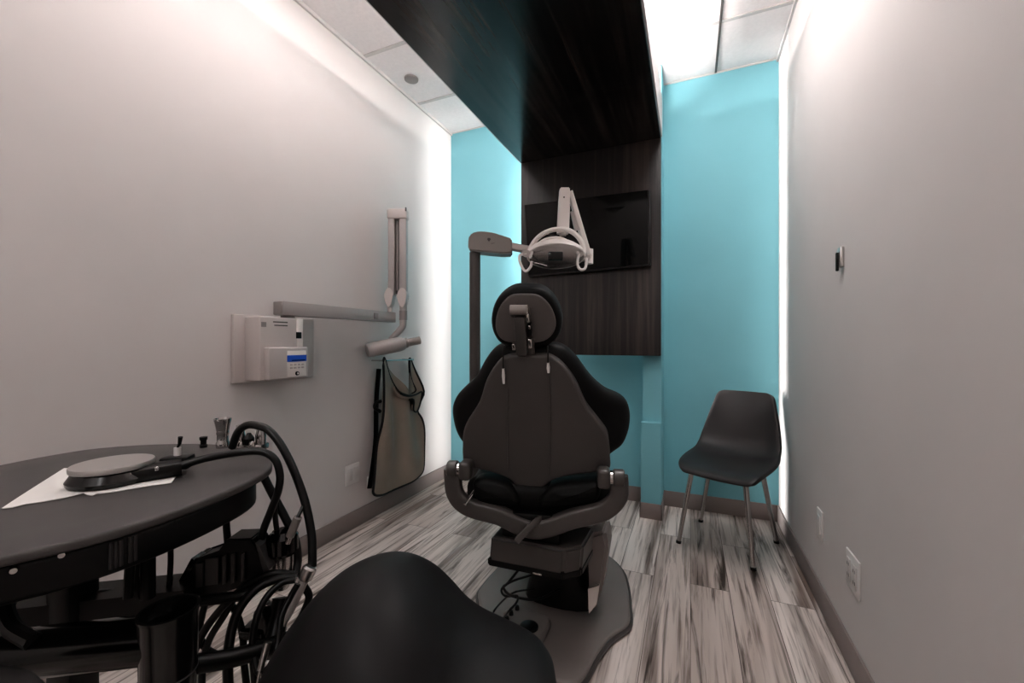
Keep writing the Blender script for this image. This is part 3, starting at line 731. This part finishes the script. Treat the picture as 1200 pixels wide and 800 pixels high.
# console under the top: follows the near edge, set back
cen = V((-1.05, .34, 0))
ap = [(-.872, .585), (-.812, .572), (-.772, .518), (-.746, .42), (-.740, .338), (-.753, .27), (-.777, .22), (-.822, .125), (-.925, .038), (-1.07, .01), (-1.2, .07), (-1.28, .2), (-1.30, .36), (-1.25, .47), (-1.15, .53), (-1.0, .55)]
con = MB().pad(smooth2(ap, 4), (0, 0, .734), (1, 0, 0), (0, 1, 0), (0, 0, 1), 0, .052, .008, 4).build('console', 'black', cart, ang=50)
# vents and buttons on the near face of the console
def on_con(u, v):
    # near face of the console is close to the vertical surface over its outline
    best = None
    for z in [0.74+.002*i for i in range(22)]:
        q = at(u, v, z=z); 
        dmin = min((V((q.x, q.y))-V(k)).length for k in smooth2(ap, 8))
        if best is None or dmin < best[0]: best = (dmin, q)
    return best[1]
fine = [V((x, y, 0)) for x, y in smooth2(ap, 14)]
for i in range(5):
    u = 128+i*7.6; best = None
    for k in range(len(fine)):
        x, y = fine[k].xy; d_ = -SN*x+CS*y
        if d_ < .3 or x < -.9: continue
        e = abs(600+FOC*(CS*x+SN*y)/d_-u)
        if best is None or e < best[0]: best = (e, k)
    k = best[1]; t_ = (fine[(k+1) % len(fine)]-fine[k-1]).normalized(); nn = V((t_.y, -t_.x, 0))
    if nn.x < 0: nn = -nn
    q = fine[k]+nn*.0005
    MB().tube([q+V((0, 0, .744)), q+V((0, 0, .781))], .0026, 8).build('vent_rib', 'vent', con)
for u, v in ((16, 667), (72, 649)):
    q = on_con(u, v)
    MB().lathe([(0, .006), (.0035, .006), (.005, .003), (.005, -.002)], q, V((1, -.35, 0)), 16).build('button', 'chrome', con)
# post, crossbar, shelf, caster base
pq = at(86, 700, d=.80)
MB().box((pq.x, pq.y, .43), (.055, .055, .62), R(15), .008, 2).build('post', 'black', cart)
mb = MB()
for k in range(5):
    g_ = 2*PI*k/5+.3
    mb.tube([(pq.x, pq.y, .12), (pq.x+.12*math.cos(g_), pq.y+.12*math.sin(g_), .115), (pq.x+.28*math.cos(g_), pq.y+.28*math.sin(g_), .085)], .02, 10)
mb.build('star_base', 'black', cart)
for k in range(5):
    g_ = 2*PI*k/5+.3; c_ = V((pq.x+.27*math.cos(g_), pq.y+.27*math.sin(g_), .03))
    w_ = MB().lathe([(0, -.012), (.026, -.012), (.03, -.008), (.03, .008), (.026, .012), (0, .012)], c_, (math.sin(g_), -math.cos(g_), 0), 20)
    w_.tube([c_, c_+V((0, 0, .06))], .008, 8); w_.build('caster', 'rubber', cart)
MB().tube([at(173.5, 640, d=.80), at(173.5, 700, d=.80)], .012, 12).build('strut', 'black', cart)
MB().tube([at(154, 652, d=.78), at(152, 668, d=.78), at(150, 700, d=.78)], .008, 10, 3).build('hose', 'rubber', cart)
MB().tube([at(200, 634, d=.84), at(200, 660, d=.84), at(198, 692, d=.84)], .005, 10, 3).build('hose', 'rubber', cart)
MB().tube([at(265, 608, d=.9), at(266, 625, d=.9), at(268, 645, d=.9)], .007, 10, 3).build('hose', 'rubber', cart)
MB().tube([at(161, 650, d=.8), at(159, 675, d=.8), at(163, 700, d=.8)], .006, 10, 3).build('hose', 'rubber', cart)
a, b_ = at(45, 712, d=.80), at(226, 692, d=.86)
dirn = (b_-a); 
shf = MB().tube([a-dirn*.3, a, b_], .05, 4, up=(0, 0, 1), ry=.03).build('shelf', 'black', cart, ang=20)
MB().tube([at(97, 697, d=.81), at(190, 690.5, d=.86)], .009, 8).build('shelf_rail', 'rib', cart)
cup = at(198, 716, d=.66)
am0 = at(-60, 775, d=.66)
MB().tube([am0, V((cup.x, cup.y, 0))+V((0, 0, at(160, 757, d=.64).z))], .036, 24).build('swing_arm', 'black_gloss', cart)
MB().tube([at(10, 700, d=.7), at(6, 715, d=.68), at(15, 737, d=.66), at(40, 752, d=.64)], .012, 10, 5).build('hose', 'rubber', cart)
mb = MB().lathe([(0, -.23), (.036, -.23), (.040, -.22), (.0435, -.01), (.0445, 0), (.046, 0), (.0462, .004), (.0405, .004), (.0395, 0), (.036, -.20), (0, -.2)], cup, n=36, sx=.88, sy=.88)
cu = mb.build('cup_holder', 'bin', cart, ang=40)
MB().lathe([(.0425, -.098), (.0432, -.0965), (.0425, -.095)], cup, n=36, sx=.88, sy=.88).build('seam_ring', 'rib', cu)
# ribbed instrument cradle
D2 = .86
cr_ = [at(u, v, d=D2) for u, v in ((203, 694), (224, 654), (230, 656), (258, 646), (264, 632), (294, 631), (299, 638), (312, 668), (300, 684), (262, 694), (222, 700))]
mb = MB().prism(cr_, fwd*.05); bmesh.ops.bevel(mb.bm, geom=mb.bm.edges[:], offset=.003, segments=2, affect='EDGES')
crd = mb.build('instrument_cradle', 'black', cart)
for u0, u1, va, vb_ in ((231, 239, 659, 687), (242, 257, 653, 684), (262, 266, 650, 683), (272, 276, 648, 682), (284, 287, 648, 680)):
    q4 = [at(u0, va+1, d=D2-.002), at(u1, va-1, d=D2-.002), at(u1, vb_-1, d=D2-.002), at(u0, vb_+1, d=D2-.002)]
    MB().prism(q4, -fwd*.004).build('rib', 'rib', crd, smooth=False)
MB().prism([at(299, 636, d=D2-.003), at(304, 640, d=D2-.003), at(315, 668, d=D2-.003), at(309, 672, d=D2-.003)], fwd*.03).build('side_wing', 'rib', crd, smooth=False)
MB().prism([at(203, 693, d=D2-.003), at(224, 654, d=D2-.003), at(229, 657, d=D2-.003), at(212, 697, d=D2-.003)], fwd*.03).build('side_wing', 'black_gloss', crd, smooth=False)
# frame under the cradle
MB().tube([at(232, 704, d=.8), at(280, 698, d=.82), at(300, 690, d=.84)], .010, 10, 4).build('frame_bar', 'black', cart)
MB().tube([at(228, 778, d=.72), at(275, 770, d=.76), at(320, 756, d=.8), at(360, 740, d=.84)], .016, 12, 4).build('frame_bar', 'black', cart)
MB().tube([at(330, 700, d=.86), at(325, 730, d=.84), at(318, 770, d=.8)], .017, 12, 3).build('frame_bar', 'black', cart)
mb = MB().box(at(317, 728, d=.86), (.05, .05, .07), R(20), .01); mb.box(at(300, 738, d=.85), (.05, .04, .02), R(20), .006)
mb.build('valve_block', 'black_gloss', cart)
# arched black supply hoses
HS = [
 ([(272, 524, .97), (279, 506, .96), (290, 498, .95), (303, 499, .94), (316, 505, .93), (331, 524, .92), (346, 555, .91), (358, 590, .9), (365, 625, .89), (366, 645, .88), (366, 664, .87)], .0085),
 ([(208, 547, .80), (240, 537, .82), (280, 530, .85), (306, 529, .86), (322, 538, .86), (328, 556, .86), (326, 575, .86), (318, 597, .87), (309, 620, .88), (304, 642, .88)], .0075),
 ([(308, 556, .92), (320, 580, .92), (334, 606, .92), (346, 632, .92), (349, 655, .92), (346, 675, .9)], .0085),
 ([(322, 592, .9), (323, 610, .9), (325, 625, .9)], .0055),
 ([(347, 676, .85), (325, 678, .84), (300, 690, .82), (280, 714, .8), (270, 745, .78), (267, 780, .76), (268, 815, .75)], .0085),
 ([(344, 673, .86), (318, 672, .85), (292, 684, .84), (268, 704, .83), (250, 724, .83), (236, 745, .83), (225, 770, .83)], .0075),
 ([(346, 679, .84), (330, 683, .83), (312, 700, .81), (300, 726, .79), (296, 755, .78), (298, 790, .77), (300, 815, .77)], .0065),
 ([(349, 684, .83), (340, 700, .82), (330, 722, .8), (326, 750, .78), (320, 776, .76), (304, 788, .76), (298, 770, .77)], .006),
 ([(243, 700, .86), (237, 720, .85), (234, 742, .84), (242, 760, .84), (262, 770, .84)], .0065),
 ([(275, 700, .85), (262, 722, .84), (246, 748, .83), (238, 775, .82), (236, 812, .8)], .0065),
 ([(356, 686, .86), (362, 700, .86), (352, 725, .85), (338, 745, .84), (325, 775, .82), (318, 812, .8)], .0075),
 ([(258, 690, .88), (276, 716, .86), (284, 742, .85), (286, 775, .83), (290, 812, .8)], .0065),
]
for pa, r_ in HS:
    MB().tube([at(u, v, d=d_) for u, v, d_ in pa], r_, 12, 6).build('hose', 'rubber', cart)
# spittoon-like round holder at the right end
q = at(331, 632, d=.9)
mb = MB().lathe([(0, .022), (.02, .02), (.031, .008), (.032, -.022), (.026, -.03), (0, -.03)], q, n=28)
mb.build('holder_cap', 'black_gloss', cart)
MB().lathe([(0, 0), (.019, 0), (.019, -.06), (.012, -.075), (0, -.075)], q-V((0, 0, .03)), n=24).build('holder_body', 'dark_steel', cart)
MB().tube([at(349, 606, d=.88), at(340, 628, d=.88)], .0085, 14).build('coupler', 'taupe', cart)
MB().tube([at(357, 589, d=.9), at(349, 606, d=.88)], .004, 10).build('hose', 'rubber', cart)
MB().tube([at(340, 628, d=.88), at(337, 636, d=.88)], .006, 12).build('coupler_tip', 'chrome', cart)

# chrome pieces on the far right end of the top
def stand(px, name, label, cat, build):
    q = at(px[0], px[1], z=TZ); t = thing(name, label, cat, q); build(t, q); return t
def cup_b(t, q):
    MB().lathe([(0, 0), (.014, 0), (.0145, .012), (.0125, .016), (.0125, .032), (.0135, .034), (.0135, .042), (0, .042)], q, n=24).build('stem', 'chrome', t)
    MB().lathe([(.0135, .042), (.0165, .058), (.019, .068), (.019, .072), (.0165, .072), (.013, .06), (0, .056)], q, n=24).build('cup', 'chrome', t)
stand((261, 524), 'instrument_holder', 'tall chrome holder standing upright on the cart top', 'instrument holder', cup_b)
def knob_b(t, q):
    MB().lathe([(0, 0), (.008, 0), (.0085, .006), (.0065, .008), (.0065, .017), (.0085, .02), (.0085, .026), (0, .027)], q, n=20).build('knob', 'black', t)
k = stand((238.5, 524), 'control_knob', 'small black knob on the cart top left of the chrome holder', 'knob', knob_b)
def rack_b(t, q):
    MB().box(q+V((0, 0, .008)), (.075, .035, .016), YAW, .004).build('rack_base', 'dark_steel', t)
    for x in (-.024, .026):
        MB().lathe([(0, 0), (.011, 0), (.0115, .022), (.009, .034), (.008, .046), (0, .047)], q+right_c*x+V((0, 0, .014)), n=20).build('tip_holder', 'chrome', t)
    MB().lathe([(0, 0), (.010, 0), (.012, .015), (.004, .028), (0, .028)], q+V((0, 0, .014))-fwd*.004, n=20).build('valve', 'black', t)
    for x in (-.012, .016):
        MB().lathe([(0, .008), (.005, .006), (.007, 0), (.007, -.004)], q+right_c*x+V((0, 0, .018))-fwd*.018, n=14).build('cap', 'chrome', t)
stand((293, 527), 'tip_rack', 'low rack with two chrome tip holders at the right end of the cart top', 'tip rack', rack_b)

# handpiece hanging at the right of the cart
hp = thing('handpiece', 'pale grey handpiece with metal connector hanging from the cart hose', 'handpiece', at(350, 690, d=.86))
a, b_ = at(361, 670, d=.86), at(335, 722, d=.84)
dr = (b_-a).normalized()
MB().lathe([(0, 0), (.011, 0), (.0145, .004), (.0145, .024), (.011, .028), (0, .028)], a-dr*.012, dr, 20).build('connector', 'steel', hp)
MB().lathe([(0, 0), (.009, 0), (.0105, .02), (.0105, .06), (.008, (b_-a).length), (0, (b_-a).length)], a+dr*.016, dr, 20).build('grip', 'grey_white', hp)
MB().lathe([(0, 0), (.005, 0), (.006, .01), (.0055, .02), (0, .02)], at(366, 664, d=.868), V((-.3, 0, -1)), 12).build('hose_nut', 'chrome', hp)
hp2 = thing('syringe', 'small bright syringe tip hanging low among the cart hoses', 'syringe', at(310, 765, d=.76))
a, b_ = at(314, 752, d=.765), at(305, 785, d=.75)
MB().tube([a, b_], lambda t: .007-.002*t, 14).build('syringe_body', 'steel', hp2)
MB().tube([b_, at(302, 800, d=.745)], .003, 10).build('nozzle', 'chrome', hp2)

# paper and curing device on the top
pz = TZ+.0012
po = [(2, 596), (20, 584), (45, 568), (75, 549), (100, 548), (140, 549), (208, 553), (206, 559), (201, 566), (195, 567), (178, 569), (160, 572), (140, 575.5), (122, 578), (114, 578.5), (108, 581), (102, 580), (98, 578), (92, 579.5), (78, 583), (62, 586), (48, 588.5), (30, 591), (14, 595)]
b = MB(); b.prism([at(u, v, z=pz) for u, v in po], (0, 0, .0012))
tag(b.build('paper_towel', 'paper', smooth=False, loc=at(100, 565, z=pz)), 'white torn paper towel lying under the round device on the cart', 'paper')
dv = thing('round_device', 'black device with round brushed metal disc lying on the white paper', 'device', at(130, 556, z=pz+.0012))
dc0 = at(122, 556, z=pz+.002); dz = dc0.z
ex = V((at(190, 545, z=pz).xy-at(75, 562, z=pz).xy)).normalized().to_3d() if False else None
# disc lies flat: find its centre and radius from its left and right ends
eL, eR = at(66, 560, z=dz+.012), at(183, 543, z=dz+.012)
fc_, nc_ = at(130, 529.5, z=dz+.03), at(110, 557, z=dz+.03)
dcen = at(128, 541.5, z=dz+.034)
la = at(77, 549, z=dz+.034); lb = at(183, 534, z=dz+.034)
axu = (lb-la).normalized(); rad_u = (lb-la).length/2
axv = V((-axu.y, axu.x, 0)); rad_v = max(.05, min(rad_u, ((at(132, 529, z=dz+.034)-at(115, 556, z=dz+.034)).length)/2))
dcen = (la+lb)/2
def oval(ru, rv, z, n=40, c=None):
    c = c or dcen
    return [V((c.x, c.y, z))+axu*ru*math.cos(2*PI*j/n)+axv*rv*math.sin(2*PI*j/n) for j in range(n)]
MB().ring_loft([oval(rad_u*.96, rad_v*.96, dz), oval(rad_u*1.03, rad_v*1.03, dz+.003), oval(rad_u*1.05, rad_v*1.05, dz+.009), oval(rad_u*1.0, rad_v*1.0, dz+.014), oval(rad_u*.9, rad_v*.9, dz+.024)]).build('body', 'black_gloss', dv, ang=40)
MB().ring_loft([oval(rad_u*.9, rad_v*.9, dz+.0235), oval(rad_u*.98, rad_v*.98, dz+.025), oval(rad_u*.99, rad_v*.99, dz+.031), oval(rad_u*.97, rad_v*.97, dz+.034)]).build('disc', 'disc', dv, ang=40)
a, b_ = at(150, 557, z=dz+.011), at(213, 546, z=dz+.014)
MB().tube([a, (a+b_)/2, b_], .024, 16, up=(0, 0, 1), ry=.014, power=4).build('handle', 'black', dv)
q = at(208, 541, z=dz+.018)
MB().box(q, (.05, .035, .026), R(38), .005).build('switch_box', 'black', dv)
MB().lathe([(0, 0), (.006, 0), (.006, .016), (0, .016)], q+V((0, 0, .013)), n=16).build('switch_collar', 'outlet', dv)
MB().tube([q+V((0, 0, .028)), q+V((.003, .002, .036)), q+right_c*.006+V((0, 0, .05))], lambda t: .002+.0022*t, 12).build('toggle', 'black', dv)
for u, v in ((184, 545), (220, 532)):
    MB().lathe([(0, .004), (.0035, .003), (.004, 0)], at(u, v, z=dz+.03)-V((0, 0, .006)), -fwd, 12).build('screw', 'chrome', dv)

# ------------------------------------------------------------------ saddle stool in the foreground
sc_ = at(470, 800, d=.72); sc_.z = 0
st = thing('saddle_stool', 'black saddle stool with raised back end in the bottom foreground', 'stool', sc_)
S_D = .70
prof = [(312, 800), (322, 768), (342, 732), (372, 696), (403, 673), (437, 662), (466, 665), (494, 681), (517, 706), (537, 732), (558, 746), (580, 754), (605, 762), (630, 772), (645, 785), (652, 800)]
# top ridge of the seat seen in outline; the cushion falls away to both sides of it
rid = [at(u, v, d=S_D) for u, v in prof]
rid = [rid[0]+V((0.02, 0, -.09))+right_c*.03]+rid+[rid[-1]+V((0, 0, -.05))-right_c*.02]
rc = catmull(rid, 3)
rings = []
NR = len(rc)
bott = .46
for i, p in enumerate(rc):
    f = i/(NR-1)
    ring = []
    for j in range(-9, 10):
        s_ = j/9
        hw = .165*max(.0, math.sin(PI*min(1, max(0, f*.94+.03))))**.45+.004
        drop = (.055+.05*max(0, 1-abs(f-.3)/.3))*abs(s_)**2.4
        top = p.z-drop
        ring.append(p+fwd*(s_*hw)+V((0, 0, -drop)))
    for j in range(9, -10, -1):
        s_ = j/9; hw = (.165*max(.0, math.sin(PI*min(1, max(0, f*.94+.03))))**.45+.004)*.86
        zb_ = min(p.z-.06-.05*(1-abs(s_)), p.z-.05)
        q = p+fwd*(s_*hw); q.z = max(bott-.05, p.z-.09-.02*(1-s_*s_)-drop*0) if p.z > .5 else p.z-.03
        ring.append(q)
    rings.append(ring)
se = MB().ring_loft(rings).build('seat', mat('stool_vinyl', '#100f10', .55, var=.06, spec=.3), st, ang=80, sub=1)
cc = at(480, 800, d=.72)
MB().tube([(cc.x, cc.y, .1), (cc.x, cc.y, .5)], .025, 20).build('gas_column', 'chrome', st)
MB().lathe([(0, 0), (.09, 0), (.09, .015), (.05, .03), (0, .03)], (cc.x, cc.y, .44), n=24).build('seat_mount', 'black', st)
for k in range(5):
    g_ = 2*PI*k/5; e = V((cc.x+.24*math.cos(g_), cc.y+.24*math.sin(g_), .07))
    l = MB().tube([(cc.x, cc.y, .11), e], lambda t: .024-.008*t, 10).build('base_arm', 'chrome', st)
    cst = MB().lathe([(0, -.012), (.022, -.012), (.026, -.008), (.026, .008), (.022, .012), (0, .012)], (e.x, e.y, .026), (math.sin(g_), -math.cos(g_), 0), 18)
    cst.tube([(e.x, e.y, .026), (e.x, e.y, .075)], .007, 8); cst.build('caster', 'rubber', l)
# second stool tucked beside the cart, only its cushion edge in view
e0, e1 = at(0, 764, z=.64), at(60, 801, z=.64); em = (e0+e1)/2; el = (e1-e0).length/2
q = em+V((0, 0, 0))-(V((0, 0, 1)).cross((e1-e0).normalized()))*math.sqrt(.15**2-el**2)
s2 = thing('round_stool', 'dark round stool cushion at the bottom left corner under the cart', 'stool', V((q.x, q.y, 0)))
MB().lathe([(0, .0), (.12, -.002), (.14, -.01), (.15, -.03), (.148, -.055), (.13, -.065), (0, -.065)], q, n=40).build('cushion', mat('stool_two_vinyl', '#3a3737', .55, var=.06, spec=.35), s2, ang=60)
MB().tube([(q.x, q.y, .09), (q.x, q.y, .58)], .025, 16).build('gas_column', 'black', s2)
MB().lathe([(0, 0), (.2, 0), (.2, .012), (.06, .05), (.025, .09), (0, .09)], (q.x, q.y, 0), n=32).build('disc_base', 'black', s2)

# ------------------------------------------------------------------ lights
def area(name, loc, size, power, rot=(0, 0, 0), col=(1, 1, 1), sy=None):
    l = bpy.data.lights.new(name, 'AREA'); l.energy = power; l.color = col; l.size = size
    if sy: l.shape = 'RECTANGLE'; l.size_y = sy
    o = bpy.data.objects.new(name, l); C.objects.link(o); o.location = loc; o.rotation_euler = rot; return o
area('ceiling_troffer_left', (-1.3, .95, ZC-.02), .4, 5, col=(1, .99, .985), sy=1.1)
area('ceiling_troffer_right', (.0, 1.6, ZC-.02), .24, 11, col=(1, .99, .985), sy=1.1)
area('ceiling_troffer_rear', (-.6, -1.0, ZC-.02), 1.0, 14, col=(1, .985, .975), sy=.6)
def band_lamp(name, loc, rz, power, spread, h):  # added strip lamps, put in for the bright bands near the back wall
    o = area(name, loc, .03, power, (PI/2, 0, rz), (1, .985, .97), h); o.data.spread = R(spread)
band_lamp('added_band_left', (CXL+.02, 2.72, 1.37), PI/2, 2.6, 50, 2.7)
band_lamp('added_band_right', (-.145, 2.76, 1.37), -PI/2, 2.4, 30, 2.7)
w = bpy.data.worlds.new('World'); bpy.context.scene.world = w; w.use_nodes = True
w.node_tree.nodes['Background'].inputs[0].default_value = (.8, .8, .8, 1); w.node_tree.nodes['Background'].inputs[1].default_value = .2

cam = bpy.data.cameras.new('Camera'); cam.sensor_width = 36; cam.lens = 36*FOC/1200; cam.clip_start = .01
cam.shift_y = 1/1200
co = bpy.data.objects.new('Camera', cam); C.objects.link(co); co.location = (0, 0, EYE); co.rotation_euler = (PI/2, 0, YAW)
bpy.context.scene.camera = co
vs = bpy.context.scene.view_settings
vs.view_transform = 'Standard'; vs.look = 'Medium High Contrast'; vs.exposure = .14
